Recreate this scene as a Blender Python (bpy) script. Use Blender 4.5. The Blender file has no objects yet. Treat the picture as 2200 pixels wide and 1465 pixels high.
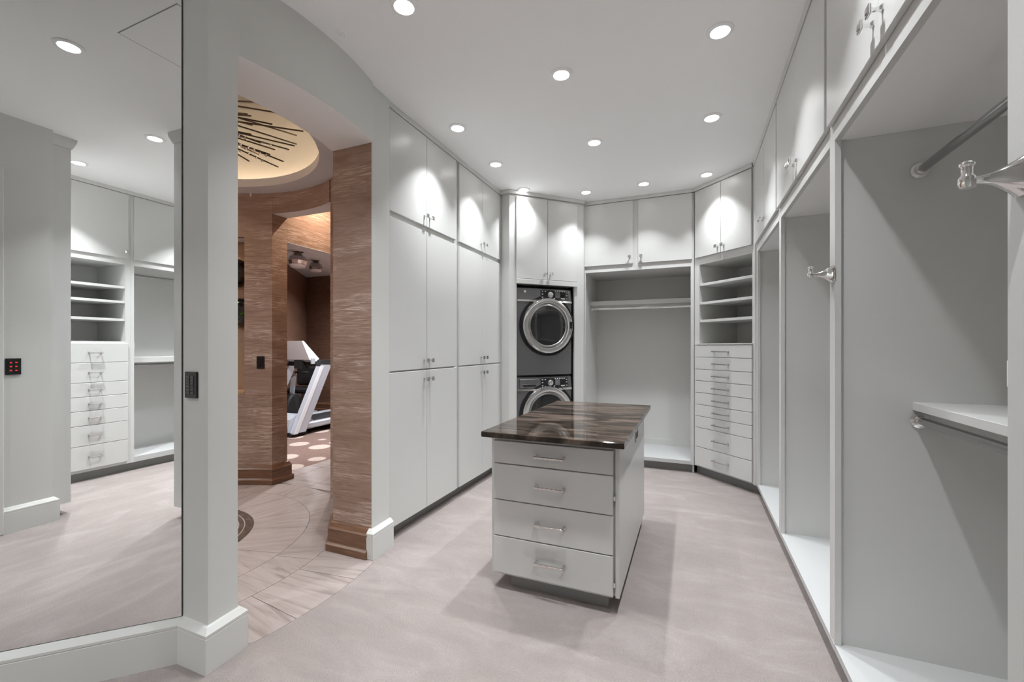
import bpy, bmesh, math, random
from mathutils import Vector, Matrix

# ------------------------------------------------------------------ camera, world, exposure
SC = bpy.context.scene
COL = SC.collection
F_PX = 925.0
YAW = math.atan2(385.0, F_PX)
cam_data = bpy.data.cameras.new("camera")
cam_data.sensor_width = 36.0
cam_data.sensor_fit = 'HORIZONTAL'
cam_data.lens = 36.0 * F_PX / 2200.0
cam_data.shift_y = 12.5 / 2200.0
cam_data.clip_start = 0.05
cam = bpy.data.objects.new("camera", cam_data)
cam.location = (0, 0, 1.38)
cam.rotation_euler = (math.pi / 2, 0, YAW)
COL.objects.link(cam)
SC.camera = cam
W = bpy.data.worlds.new("world"); SC.world = W
W.use_nodes = True
W.node_tree.nodes["Background"].inputs[0].default_value = (0.05, 0.05, 0.05, 1)
W.node_tree.nodes["Background"].inputs[1].default_value = 1.0
SC.view_settings.view_transform = 'Standard'
SC.view_settings.look = 'None'
SC.view_settings.exposure = 0.33
SC.view_settings.gamma = 1.0
SC.view_settings.use_curve_mapping = False
SC.cycles.max_bounces = 12
SC.cycles.diffuse_bounces = 10
SC.cycles.glossy_bounces = 4
SC.cycles.transmission_bounces = 2
SC.cycles.use_adaptive_sampling = True
SC.cycles.adaptive_threshold = 0.04
SC.cycles.caustics_reflective = False
SC.cycles.caustics_refractive = False
SC.cycles.sample_clamp_indirect = 6.0
LAMP = 6.0            # watts of one closet downlight
NEUTRAL = (0.94, 0.975, 1.0)
WARM = (1.0, 0.62, 0.30)

H = 3.10               # closet ceiling
R = math.radians
random.seed(7)

# ------------------------------------------------------------------ materials
def mat(name, col, rough=0.5, metal=0.0, spec=0.5, coat=0.0, emit=None, estr=0.0, trans=0.0, ior=1.45):
    m = bpy.data.materials.new(name); m.use_nodes = True
    b = m.node_tree.nodes["Principled BSDF"]
    b.inputs["Base Color"].default_value = (*col, 1)
    b.inputs["Roughness"].default_value = rough
    b.inputs["Metallic"].default_value = metal
    b.inputs["Specular IOR Level"].default_value = spec
    b.inputs["Coat Weight"].default_value = coat
    b.inputs["Coat Roughness"].default_value = 0.05
    b.inputs["Transmission Weight"].default_value = trans
    b.inputs["IOR"].default_value = ior
    if emit:
        b.inputs["Emission Color"].default_value = (*emit, 1)
        b.inputs["Emission Strength"].default_value = estr
    return m

def nodes(m):
    return m.node_tree.nodes, m.node_tree.links, m.node_tree.nodes["Principled BSDF"]

def coords(m, scale=(1, 1, 1), rot=(0, 0, 0), kind="Object"):
    N, L, b = nodes(m)
    tc = N.new("ShaderNodeTexCoord"); mp = N.new("ShaderNodeMapping")
    mp.inputs["Scale"].default_value = scale; mp.inputs["Rotation"].default_value = rot
    L.new(tc.outputs[kind], mp.inputs["Vector"])
    return mp.outputs["Vector"]

def noise(m, vec, scale, detail=4, rough=0.55, dist=0.0):
    N, L, b = nodes(m)
    n = N.new("ShaderNodeTexNoise")
    n.inputs["Scale"].default_value = scale; n.inputs["Detail"].default_value = detail
    n.inputs["Roughness"].default_value = rough; n.inputs["Distortion"].default_value = dist
    L.new(vec, n.inputs["Vector"])
    return n.outputs["Fac"]

def ramp(m, fac, stops):
    N, L, b = nodes(m)
    r = N.new("ShaderNodeValToRGB")
    while len(r.color_ramp.elements) < len(stops): r.color_ramp.elements.new(0.5)
    for e, (p, c) in zip(r.color_ramp.elements, stops):
        e.position = p; e.color = (*c, 1)
    L.new(fac, r.inputs["Fac"])
    return r.outputs["Color"]

def mathn(m, op, a, bb):
    N, L, b = nodes(m)
    n = N.new("ShaderNodeMath"); n.operation = op
    for i, v in enumerate((a, bb)):
        if hasattr(v, "type"): L.new(v, n.inputs[i])
        else: n.inputs[i].default_value = v
    return n.outputs[0]

def mixc(m, fac, a, bb, mode='MIX'):
    N, L, b = nodes(m)
    n = N.new("ShaderNodeMix"); n.data_type = 'RGBA'; n.blend_type = mode
    if hasattr(fac, "type"): L.new(fac, n.inputs[0])
    else: n.inputs[0].default_value = fac
    for i, v in ((6, a), (7, bb)):
        if hasattr(v, "type"): L.new(v, n.inputs[i])
        else: n.inputs[i].default_value = (*v, 1)
    return n.outputs[2]

def bump(m, h, strength, dist=0.01):
    N, L, b = nodes(m)
    n = N.new("ShaderNodeBump"); n.inputs["Strength"].default_value = strength; n.inputs["Distance"].default_value = dist
    L.new(h, n.inputs["Height"]); L.new(n.outputs[0], b.inputs["Normal"])

def setcol(m, c):
    N, L, b = nodes(m); L.new(c, b.inputs["Base Color"])

PAINT = (0.63, 0.63, 0.618)
M = {}
M['lacquer'] = mat('satin grey lacquer', PAINT, 0.32, spec=0.6)
v = coords(M['lacquer']); bump(M['lacquer'], noise(M['lacquer'], v, 60, 2), 0.015, 0.002)
M['wall'] = mat('grey wall paint', (0.66, 0.66, 0.638), 0.55, spec=0.3)
v = coords(M['wall']); bump(M['wall'], noise(M['wall'], v, 180, 2), 0.03, 0.002)
M['white'] = mat('white cabinet lining', (0.90, 0.90, 0.90), 0.4)
M['toe'] = mat('recess-shaded toe kick', (0.27, 0.27, 0.265), 0.5)  # recess shade under the cabinets put into a darker grey
M['deck'] = mat('pale grey deck lacquer', (0.55, 0.555, 0.555), 0.35)
M['ceiling'] = mat('white ceiling paint', (0.97, 0.97, 0.97), 0.7, spec=0.2)
v = coords(M['ceiling']); bump(M['ceiling'], noise(M['ceiling'], v, 150, 2), 0.02, 0.002)
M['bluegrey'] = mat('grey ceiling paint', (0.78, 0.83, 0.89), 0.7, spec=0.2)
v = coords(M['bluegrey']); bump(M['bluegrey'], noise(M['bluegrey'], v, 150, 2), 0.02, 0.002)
M['chrome'] = mat('polished chrome', (0.82, 0.81, 0.80), 0.07, 1.0)
v = coords(M['chrome']); bump(M['chrome'], noise(M['chrome'], v, 40, 1), 0.01, 0.001)
M['hammered'] = mat('hammered nickel', (0.74, 0.70, 0.67), 0.16, 1.0)
v = coords(M['hammered']); bump(M['hammered'], noise(M['hammered'], v, 90, 1), 0.5, 0.004)
M['steel'] = mat('brushed rod steel', (0.42, 0.42, 0.42), 0.22, 1.0)
v = coords(M['steel'], (4, 4, 200)); bump(M['steel'], noise(M['steel'], v, 4, 1), 0.02, 0.001)
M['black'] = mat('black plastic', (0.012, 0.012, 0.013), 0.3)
M['gloss_black'] = mat('glossy black glaze', (0.008, 0.008, 0.009), 0.12, coat=0.5)
M['rubber'] = mat('black rubber', (0.02, 0.02, 0.022), 0.6)
M['vinyl'] = mat('black vinyl', (0.018, 0.018, 0.02), 0.38)
M['mirror'] = mat('mirror glass', (0.95, 0.955, 0.95), 0.0, 1.0)
M['lens'] = mat('lit lamp lens', (1, 1, 1), 0.4, emit=(1, 0.98, 0.95), estr=14.0)
M['lens'].cycles.emission_sampling = 'NONE'
M['trimwhite'] = mat('white lamp trim', (0.94, 0.94, 0.94), 0.4)
M['whiteplastic'] = mat('white plastic', (0.68, 0.69, 0.72), 0.35)
M['silverpaint'] = mat('silver frame paint', (0.55, 0.58, 0.64), 0.32, 0.35)
M['redled'] = mat('red indicator', (0.2, 0.01, 0.01), 0.4, emit=(1.0, 0.05, 0.03), estr=0.5)
M['strip'] = mat('warm cove strip', (1, 0.9, 0.7), 0.4, emit=(1.0, 0.80, 0.50), estr=36.0)
M['groove'] = mat('shadow joint', (0.10, 0.10, 0.10), 0.8)
M['joint'] = mat('grey hatch joint', (0.36, 0.36, 0.36), 0.8)
M['leaf'] = mat('green leaf', (0.12, 0.30, 0.06), 0.5)
M['grout'] = mat('tile grout', (0.22, 0.18, 0.16), 0.8)

m = M['carpet'] = mat('beige loop carpet', (0.6, 0.56, 0.53), 0.95, spec=0.05)
v = coords(m)
big = noise(m, coords(m, (1, 2.2, 1), (0, 0, R(35))), 2.2, 5, 0.6, 0.8)
fine = noise(m, v, 170, 3, 0.7, 0.4)
worm = noise(m, coords(m, (1, 1, 1)), 75, 2, 0.6, 2.5)
c1 = ramp(m, big, [(0.30, (0.368, 0.322, 0.306)), (0.52, (0.405, 0.355, 0.338)), (0.66, (0.452, 0.40, 0.383))])
c2 = ramp(m, fine, [(0.3, (0.82, 0.82, 0.82)), (0.65, (1.0, 1.0, 1.0))])
setcol(m, mixc(m, 1.0, c1, c2, 'MULTIPLY'))
bump(m, mathn(m, 'ADD', fine, worm), 0.8, 0.008)

def wallpaper(name, base, mid, streak, scale=1.0, amount=0.62):
    m = mat(name, base, 0.42, spec=0.45)
    v = coords(m, (1.0 * scale, 1.0 * scale, 9.0 * scale))
    big = noise(m, v, 1.6, 5, 0.6, 2.2)
    fine = noise(m, coords(m, (3.0 * scale, 3.0 * scale, 60 * scale)), 1.6, 5, 0.65, 1.3)
    c = ramp(m, big, [(0.30, base), (0.55, mid), (0.75, base)])
    mask = noise(m, coords(m, (0.9 * scale, 0.9 * scale, 3.4 * scale)), 1.3, 3, 0.6, 0.6)
    s = mathn(m, 'MULTIPLY', ramp(m, fine, [(amount - 0.08, (0, 0, 0)), (amount + 0.10, (1, 1, 1))]),
              ramp(m, mask, [(0.42, (0.03, 0.03, 0.03)), (0.62, (1, 1, 1))]))
    setcol(m, mixc(m, s, c, streak))
    bump(m, mathn(m, 'ADD', fine, big), 0.25, 0.006)
    return m
M['paper'] = wallpaper('brown marbled wall covering', (0.235, 0.150, 0.112), (0.335, 0.225, 0.172), (0.66, 0.53, 0.46), amount=0.55)
M['grass'] = wallpaper('brown grasscloth', (0.135, 0.072, 0.050), (0.20, 0.112, 0.076), (0.33, 0.21, 0.15), 1.4, 0.60)
m = M['woodbase'] = mat('brown wood baseboard', (0.17, 0.085, 0.045), 0.35)
g = noise(m, coords(m, (3, 3, 40)), 2.0, 4, 0.6, 0.5)
setcol(m, ramp(m, g, [(0.3, (0.13, 0.068, 0.04)), (0.7, (0.225, 0.118, 0.068))]))
m = M['lightwood'] = mat('light wood ledge', (0.45, 0.27, 0.15), 0.4)
g = noise(m, coords(m, (3, 3, 30)), 2.0, 4); setcol(m, ramp(m, g, [(0.3, (0.38, 0.22, 0.12)), (0.7, (0.5, 0.31, 0.18))]))
m = M['nicheback'] = mat('tan niche lining', (0.34, 0.22, 0.14), 0.5)
g = noise(m, coords(m, (8, 8, 8)), 2.0, 4); setcol(m, ramp(m, g, [(0.3, (0.30, 0.19, 0.12)), (0.7, (0.37, 0.24, 0.155))]))
m = M['tile'] = mat('veined beige stone', (0.45, 0.38, 0.35), 0.13, spec=0.5)
vn = noise(m, coords(m, (1.2, 11.0, 1), (0, 0, R(12))), 1.6, 5, 0.65, 1.0)
setcol(m, ramp(m, vn, [(0.30, (0.25, 0.208, 0.193)), (0.45, (0.355, 0.302, 0.284)), (0.62, (0.41, 0.352, 0.333)), (0.75, (0.31, 0.262, 0.245))]))
m = M['tiledark'] = mat('dark brown stone band', (0.085, 0.062, 0.048), 0.15)
g = noise(m, coords(m, (9, 9, 1)), 2.0, 4); setcol(m, ramp(m, g, [(0.3, (0.06, 0.045, 0.035)), (0.7, (0.12, 0.09, 0.07))]))
m = M['gymcarpet'] = mat('dotted brown carpet', (0.2, 0.13, 0.1), 0.95, spec=0.05)
N, L, b = nodes(m)
vo = N.new("ShaderNodeTexVoronoi"); vo.inputs["Scale"].default_value = 1.0; vo.inputs["Randomness"].default_value = 0.35
L.new(coords(m, (2.3, 2.3, 0.01)), vo.inputs["Vector"])
dots = ramp(m, vo.outputs["Distance"], [(0.30, (1, 1, 1)), (0.34, (0, 0, 0))])
fz = ramp(m, noise(m, coords(m), 60, 3), [(0.3, (0.7, 0.7, 0.7)), (0.7, (1, 1, 1))])
setcol(m, mixc(m, 1.0, mixc(m, mathn(m, 'MULTIPLY', dots, 0.85), (0.20, 0.135, 0.115), (0.52, 0.43, 0.38)), fz, 'MULTIPLY'))
m = M['stone'] = mat('polished brown stone', (0.1, 0.07, 0.055), 0.045, spec=0.32)
a = noise(m, coords(m, (1.1, 3.6, 1), (0, 0, R(-28))), 1.5, 5, 0.55, 1.5)
b2 = noise(m, coords(m, (2.0, 14.0, 1), (0, 0, R(-22))), 1.6, 5, 0.6, 1.2)
c1 = ramp(m, a, [(0.28, (0.008, 0.006, 0.005)), (0.44, (0.030, 0.022, 0.017)), (0.58, (0.110, 0.083, 0.068)), (0.70, (0.042, 0.031, 0.025)), (0.80, (0.015, 0.011, 0.009))])
c2 = ramp(m, b2, [(0.38, (0.45, 0.44, 0.43)), (0.62, (1.35, 1.3, 1.25))])
setcol(m, mixc(m, 1.0, c1, c2, 'MULTIPLY'))
m = M['appliance'] = mat('dark metallic enamel', (0.20, 0.20, 0.205), 0.27, 0.7)
bump(m, noise(m, coords(m, (2, 2, 2)), 3, 1), 0.02, 0.01)
M['panelblack'] = mat('glossy control panel', (0.02, 0.02, 0.022), 0.1)
M['darkglass'] = mat('smoked door glass', (0.012, 0.012, 0.013), 0.05, coat=1.0)
M['bronze'] = mat('dark bronze rod', (0.10, 0.075, 0.055), 0.3, 0.8)
m = M['dome'] = mat('silvered dome', (0.25, 0.225, 0.225), 0.45, 0.15)
bump(m, noise(m, coords(m, (3, 3, 3)), 6, 3), 0.05, 0.01)
M['crystal'] = mat('clear crystal', (0.95, 0.95, 0.96), 0.08, 0.85)
M['display'] = mat('grey display glass', (0.16, 0.17, 0.18), 0.12)
M['print'] = mat('pale printed mark', (0.6, 0.6, 0.6), 0.5)

# ------------------------------------------------------------------ mesh helpers
def box(bm, x0, x1, y0, y1, z0, z1, bev=0.0, mi=0):
    vs = [bm.verts.new((x, y, z)) for z in (z0, z1) for y in (y0, y1) for x in (x0, x1)]
    fs = [(0, 2, 3, 1), (4, 5, 7, 6), (0, 1, 5, 4), (2, 6, 7, 3), (0, 4, 6, 2), (1, 3, 7, 5)]
    faces = [bm.faces.new([vs[i] for i in f]) for f in fs]
    for f in faces: f.material_index = mi
    if bev:
        es = list({e for f in faces for e in f.edges})
        bmesh.ops.bevel(bm, geom=es, offset=bev, segments=1, affect='EDGES', clamp_overlap=True)
    return faces

def prism(bm, pts, z0, z1, mi=0):
    lo = [bm.verts.new((p[0], p[1], z0)) for p in pts]; hi = [bm.verts.new((p[0], p[1], z1)) for p in pts]
    out = [bm.faces.new(lo[::-1]), bm.faces.new(hi)]
    n = len(pts)
    for i in range(n):
        j = (i + 1) % n
        out.append(bm.faces.new((lo[i], lo[j], hi[j], hi[i])))
    for f in out: f.material_index = mi
    return out

def extrude_profile(bm, prof, x0, x1):
    """closed (y,z) profile swept along x"""
    a = [bm.verts.new((x0, y, z)) for y, z in prof]; b = [bm.verts.new((x1, y, z)) for y, z in prof]
    n = len(prof)
    bm.faces.new(a); bm.faces.new(b[::-1])
    for i in range(n):
        j = (i + 1) % n
        bm.faces.new((a[j], a[i], b[i], b[j]))

def lathe(bm, prof, n=24, axis='z', org=(0, 0, 0), a0=0.0, a1=2 * math.pi):
    """prof: list of (r, h). axis 'z' or 'y' (h along -y: toward the room)"""
    full = abs(a1 - a0 - 2 * math.pi) < 1e-6
    rows = []
    cnt = n if full else n + 1
    for r, h in prof:
        row = []
        for i in range(cnt):
            t = a0 + (a1 - a0) * i / n
            if axis == 'z': p = (org[0] + r * math.cos(t), org[1] + r * math.sin(t), org[2] + h)
            elif axis == 'y': p = (org[0] + r * math.cos(t), org[1] - h, org[2] + r * math.sin(t))
            else: p = (org[0] + h, org[1] + r * math.cos(t), org[2] + r * math.sin(t))
            row.append(bm.verts.new(p))
        rows.append(row)
    for k in range(len(rows) - 1):
        for i in range(n):
            j = (i + 1) % cnt
            bm.faces.new((rows[k][i], rows[k][j], rows[k + 1][j], rows[k + 1][i]))
    bmesh.ops.remove_doubles(bm, verts=[v for row in rows for v in row], dist=1e-6)

def tube(bm, p0, p1, r, n=12, r1=None):
    p0 = Vector(p0); p1 = Vector(p1); d = (p1 - p0).normalized()
    a = d.orthogonal().normalized(); b = d.cross(a)
    r1 = r if r1 is None else r1
    A = [bm.verts.new(p0 + (a * math.cos(2 * math.pi * i / n) + b * math.sin(2 * math.pi * i / n)) * r) for i in range(n)]
    B = [bm.verts.new(p1 + (a * math.cos(2 * math.pi * i / n) + b * math.sin(2 * math.pi * i / n)) * r1) for i in range(n)]
    bm.faces.new(A[::-1]); bm.faces.new(B)
    for i in range(n):
        j = (i + 1) % n
        bm.faces.new((A[i], A[j], B[j], B[i]))

def bar(bm, p0, p1, w, h, up=(0, 0, 1)):
    """rectangular bar from p0 to p1, w across, h along 'up'"""
    p0 = Vector(p0); p1 = Vector(p1); d = (p1 - p0).normalized(); s = d.cross(Vector(up)).normalized(); u = s.cross(d).normalized()
    c = [(-w / 2, -h / 2), (w / 2, -h / 2), (w / 2, h / 2), (-w / 2, h / 2)]
    A = [bm.verts.new(p0 + s * i + u * j) for i, j in c]; B = [bm.verts.new(p1 + s * i + u * j) for i, j in c]
    bm.faces.new(A[::-1]); bm.faces.new(B)
    for i in range(4):
        j = (i + 1) % 4
        bm.faces.new((A[i], A[j], B[j], B[i]))

def sweep(bm, pts, prof, side=1):
    """profile [(offset, z)] along a 2D polyline; side=+1 offsets to the left of travel"""
    pts = [Vector(p) for p in pts]; ns = []
    for i in range(len(pts) - 1):
        d = (pts[i + 1] - pts[i]).normalized(); ns.append(Vector((-d.y, d.x)) * side)
    offs = []
    for i in range(len(pts)):
        if i == 0: offs.append(ns[0])
        elif i == len(pts) - 1: offs.append(ns[-1])
        else:
            a, b = ns[i - 1], ns[i]; offs.append((a + b) / (1 + a.dot(b)))
    rows = [[bm.verts.new((p.x + o.x * q, p.y + o.y * q, z)) for q, z in prof] for p, o in zip(pts, offs)]
    for a, b in zip(rows[:-1], rows[1:]):
        for k in range(len(prof) - 1):
            bm.faces.new((a[k], b[k], b[k + 1], a[k + 1]))
    bm.faces.new(rows[0]); bm.faces.new(rows[-1][::-1])

def mesh_of(name, bm, mats, smooth=False):
    bmesh.ops.recalc_face_normals(bm, faces=bm.faces[:])
    me = bpy.data.meshes.new(name); bm.to_mesh(me); bm.free()
    for mm in (mats if isinstance(mats, (list, tuple)) else [mats]): me.materials.append(M[mm])
    if smooth:
        me.polygons.foreach_set("use_smooth", [True] * len(me.polygons))
        try: me.set_sharp_from_angle(angle=R(35))
        except Exception: pass
    return me

def obj(name, bm, mats, parent=None, smooth=False, loc=None, rot=None):
    me = bm if isinstance(bm, bpy.types.Mesh) else mesh_of(name, bm, mats, smooth)
    o = bpy.data.objects.new(name, me); COL.objects.link(o)
    if parent: o.parent = parent
    if loc is not None: o.location = loc
    if rot is not None: o.rotation_euler = rot
    return o

def tag(o, label, cat, group=None, kind=None):
    o["label"] = label; o["category"] = cat
    if group: o["group"] = group
    if kind: o["kind"] = kind
    return o

def thing(name, label, cat, loc=(0, 0, 0), rz=0.0, group=None, kind=None):
    o = bpy.data.objects.new(name, None); o.empty_display_size = 0.1; COL.objects.link(o)
    o.location = loc; o.rotation_euler = (0, 0, rz)
    return tag(o, label, cat, group, kind)

def struct(name, bm, mats, label, cat, smooth=False):
    return tag(obj(name, bm, mats, smooth=smooth), label, cat, kind="structure")

def B(*a, **k):
    bm = bmesh.new(); box(bm, *a, **k); return bm

def arc(cx, cy, r, a0, a1, n):
    return [(cx + r * math.cos(R(a0 + (a1 - a0) * i / n)), cy + r * math.sin(R(a0 + (a1 - a0) * i / n))) for i in range(n + 1)]

# ------------------------------------------------------------------ room shell
CX, CY = -3.57, 1.81           # centre of the rotunda
RF, RI = 1.735, 1.31           # closet-side face, rotunda-side face
MX0, MY0 = -2.078, 1.2         # mirror meets pillar
ME = 1.85                      # length of mirror wall along each axis

front_arc = arc(CX, CY, RF, -15.5, 15.0, 16)
# carpet
bm = bmesh.new()
pts = [(MX0 - ME - .2, MY0 - ME - .2), (MX0 - .02, MY0 + .02), (-1.95, 1.22), (-1.95, 1.34)] + front_arc[1:-1] + [(-1.96, 2.26), (-1.96, 2.44), (-2.34, 2.44), (-2.34, 3.42), (-2.62, 3.42), (-2.62, 5.95), (1.25, 5.95), (1.25, -3.2), (-2.0, -3.2), (-2.0, -1.5), (-4.13, -1.5)]
prism(bm, pts, -0.03, 0.0)
struct('floor', bm, 'carpet', 'pinkish beige loop carpet covering the closet floor', 'carpet floor')
# ceiling
bm = bmesh.new()
pts = [(MX0 - ME - .2, MY0 - ME - .2), (MX0 - .02, MY0 + .02), (-1.95, 1.22)] + arc(CX, CY, RF - .05, -16, 15.5, 16) + [(-1.96, 2.44), (-2.34, 2.44), (-2.34, 3.42), (-2.62, 3.42), (-2.62, 5.95), (1.25, 5.95), (1.25, -3.2), (-2.0, -3.2), (-2.0, -1.5), (-4.13, -1.5)]
prism(bm, pts, H, H + 0.08)
struct('ceiling', bm, 'ceiling', 'smooth white flat ceiling above the closet', 'ceiling')

def wall(name, pts, z0, z1, m, label):
    bm = bmesh.new(); prism(bm, pts, z0, z1)
    return struct(name, bm, m, label, 'wall')
wall('wall_right', [(1.19, -3.2), (1.25, -3.2), (1.25, 5.95), (1.19, 5.95)], 0, H, 'wall', 'grey painted wall behind the open wardrobe bays')
wall('wall_back', [(-2.56, 5.89), (1.19, 5.89), (1.19, 5.95), (-2.56, 5.95)], 0, H, 'wall', 'grey painted wall behind the laundry niche and hanging closet')
wall('wall_left', [(-2.62, 3.419), (-2.56, 3.419), (-2.56, 5.95), (-2.62, 5.95)], 0, H, 'wall', 'grey painted wall behind the tall door cabinets')
wall('wall_rear', [(-1.94, -3.2), (1.19, -3.2), (1.19, -3.12), (-1.94, -3.12)], 0, H, 'wall', 'grey wall behind the drawer tower seen in the mirror')
wall('wall_rear_side', [(-2.0, -3.2), (-1.94, -3.2), (-1.94, -1.48), (-2.0, -1.48)], 0, H, 'wall', 'grey side wall of the dressing alcove')
wall('wall_keypad', [(-4.13, -1.48), (-1.515, -1.48), (-1.515, -1.41), (-4.13, -1.41)], 0, H, 'wall', 'grey wall with the red keypad, reflected in the mirror')
wall('wall_mirror_end', [(-4.13, -1.41), (-4.05, -1.41), (-4.05, -.72), (-4.13, -.80)], 0, H, 'wall', 'short grey wall at the end of the mirror')
q = 0.05
wall('wall_mirror_side', [(MX0 - .006, MY0 + .006), (MX0 - q, MY0 + q), (MX0 - 2.04 - q, MY0 - 2.04 + q), (MX0 - 2.04 - .006, MY0 - 2.04 + .006)], 0, H, 'wall', 'diagonal grey wall carrying the large mirror')
# pillar beside the mirror
wall('wall_pillar', [(MX0, MY0), (-1.907, MY0), (-1.917, 1.338), (-2.26, 1.338), (-2.20, 1.22), (MX0 - .03, MY0 + .03)], 0, H, 'wall', 'grey pillar between the mirror and the arched opening')
# pier right of the opening: brown core plus a grey painted face
core = [(-1.936, 2.252), (-1.946, 2.44), (-2.34, 2.44), (-2.34, 3.253), (-3.09, 3.253), (-3.09, 3.04)] + arc(CX, CY, RI, 67.5, 28, 8) + [(-2.265, 2.252)]
wall('wall_pier_covering', core, 0, H - .17, 'paper', 'brown streaked wall covering on the jamb beside the tall cabinets')
wall('wall_pier', [(-1.928, 2.250), (-1.936, 2.252), (-1.946, 2.44), (-1.94, 2.44)], 0, H, 'wall', 'narrow grey pier between the arched opening and the tall cabinets')
# header over the opening
bm = bmesh.new()
hp = [(-1.907, MY0)] + arc(CX, CY, 1.712, -15.6, 14.5, 18) + [(-1.928, 2.252), (-1.94, 2.44), (-2.26, 2.44), (-2.26, 2.252)] + arc(CX, CY, RI + .06, 18, -20, 10) + [(-2.10, 1.26)]
fs = prism(bm, hp, 2.72, H)
bm.normal_update()
for f in bm.faces:
    if f.normal.z < -0.9: f.material_index = 1
struct('wall_header', bm, ['wall', 'ceiling'], 'curved grey header with white underside over the opening to the rotunda', 'header')

# mirror
t = thing('wall_mirror', 'large frameless floor-to-ceiling mirror on the diagonal wall', 'mirror', (MX0, MY0, 0), R(225))
bm = B(0.004, 2.04, 0.0, 0.0055, 0.192, H - .003)
obj('mirror_glass', bm, 'mirror', t)
bm = bmesh.new(); box(bm, 0.001, 0.004, -0.001, 0.0055, 0.192, H - .003); obj('edge_strip', bm, 'groove', t)

# baseboards
BB = [(0, 0), (0.030, 0), (0.030, 0.150), (0.0275, 0.1525), (0.030, 0.155), (0.030, 0.166), (0.012, 0.186), (0.0, 0.190)]
bm = bmesh.new()
sweep(bm, [(MX0 - 2.03, MY0 - 2.03), (MX0, MY0), (-1.907, MY0), (-1.917, 1.338), (-1.985, 1.338)], BB, -1)
struct('baseboard_left', bm, 'wall', 'tall grey baseboard wrapping the mirror wall and pillar', 'baseboard')
bm = bmesh.new(); sweep(bm, [(-1.950, 2.250), (-1.928, 2.250), (-1.941, 2.447)], BB, -1)
struct('baseboard_pier', bm, 'wall', 'short grey baseboard at the foot of the narrow pier', 'baseboard')
bm = bmesh.new(); sweep(bm, [(-1.515, -1.478), (-1.515, -1.41), (-1.79, -1.41)], BB, -1)
struct('baseboard_rear', bm, 'wall', 'grey baseboard under the keypad wall, seen in the mirror', 'baseboard')
WB = [(0, 0), (0.045, 0), (0.045, 0.045), (0.034, 0.055), (0.030, 0.060), (0.030, 0.140), (0.034, 0.150), (0.026, 0.160), (0.012, 0.185), (0.0, 0.190)]
bm = bmesh.new(); sweep(bm, [(-1.945, 2.251), (-2.265, 2.251)] + [(-2.413, 2.425)], WB, 1)
struct('baseboard_jamb', bm, 'woodbase', 'brown wooden baseboard along the jamb of the opening', 'baseboard')
# door in the mirrored wall
t = thing('door_1', 'grey panel door and casing at the edge of the mirror view', 'door', (-2.65, -1.41, 0), 0, kind='structure')
bm = bmesh.new(); box(bm, 0, 0.86, 0.0, 0.02, 0, 2.62, 0.003); obj('door_leaf', bm, 'wall', t)
bm = bmesh.new(); box(bm, 0.77, 0.862, 0.001, 0.034, 0, 2.71, 0.006); box(bm, -0.09, 0.77, 0.001, 0.034, 2.62, 2.71, 0.006); box(bm, -0.09, 0.0, 0.001, 0.034, 0, 2.62, 0.006)
obj('casing', bm, 'wall', t)

# ------------------------------------------------------------------ downlights
bm = bmesh.new(); lathe(bm, [(0.046, -0.004), (0.050, -0.010), (0.062, -0.010), (0.069, -0.006), (0.070, 0.0)], 32)
ME_TRIM = mesh_of('trim', bm, 'trimwhite', True)
bm = bmesh.new(); lathe(bm, [(0.0, -0.0165), (0.020, -0.0155), (0.036, -0.0115), (0.046, -0.004)], 32)
ME_LENS = mesh_of('lens', bm, 'lens', True)
def downlight(x, y, label, z=H, watts=None, col=NEUTRAL, s=1.0, group='recessed downlights in the closet ceiling', size=88):
    t = thing('recessed_light', label, 'ceiling light', (x, y, z), 0, group)
    t.scale = (s, s, s)
    obj('trim', ME_TRIM, None, t); obj('lens', ME_LENS, None, t)
    ld = bpy.data.lights.new('lamp', 'AREA'); ld.shape = 'DISK'; ld.size = 0.062; ld.energy = LAMP if watts is None else watts; ld.color = col
    ld.spread = R(size)
    lo = bpy.data.objects.new('lamp', ld); COL.objects.link(lo); lo.parent = t; lo.location = (0, 0, -0.0172)
    return t
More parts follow.
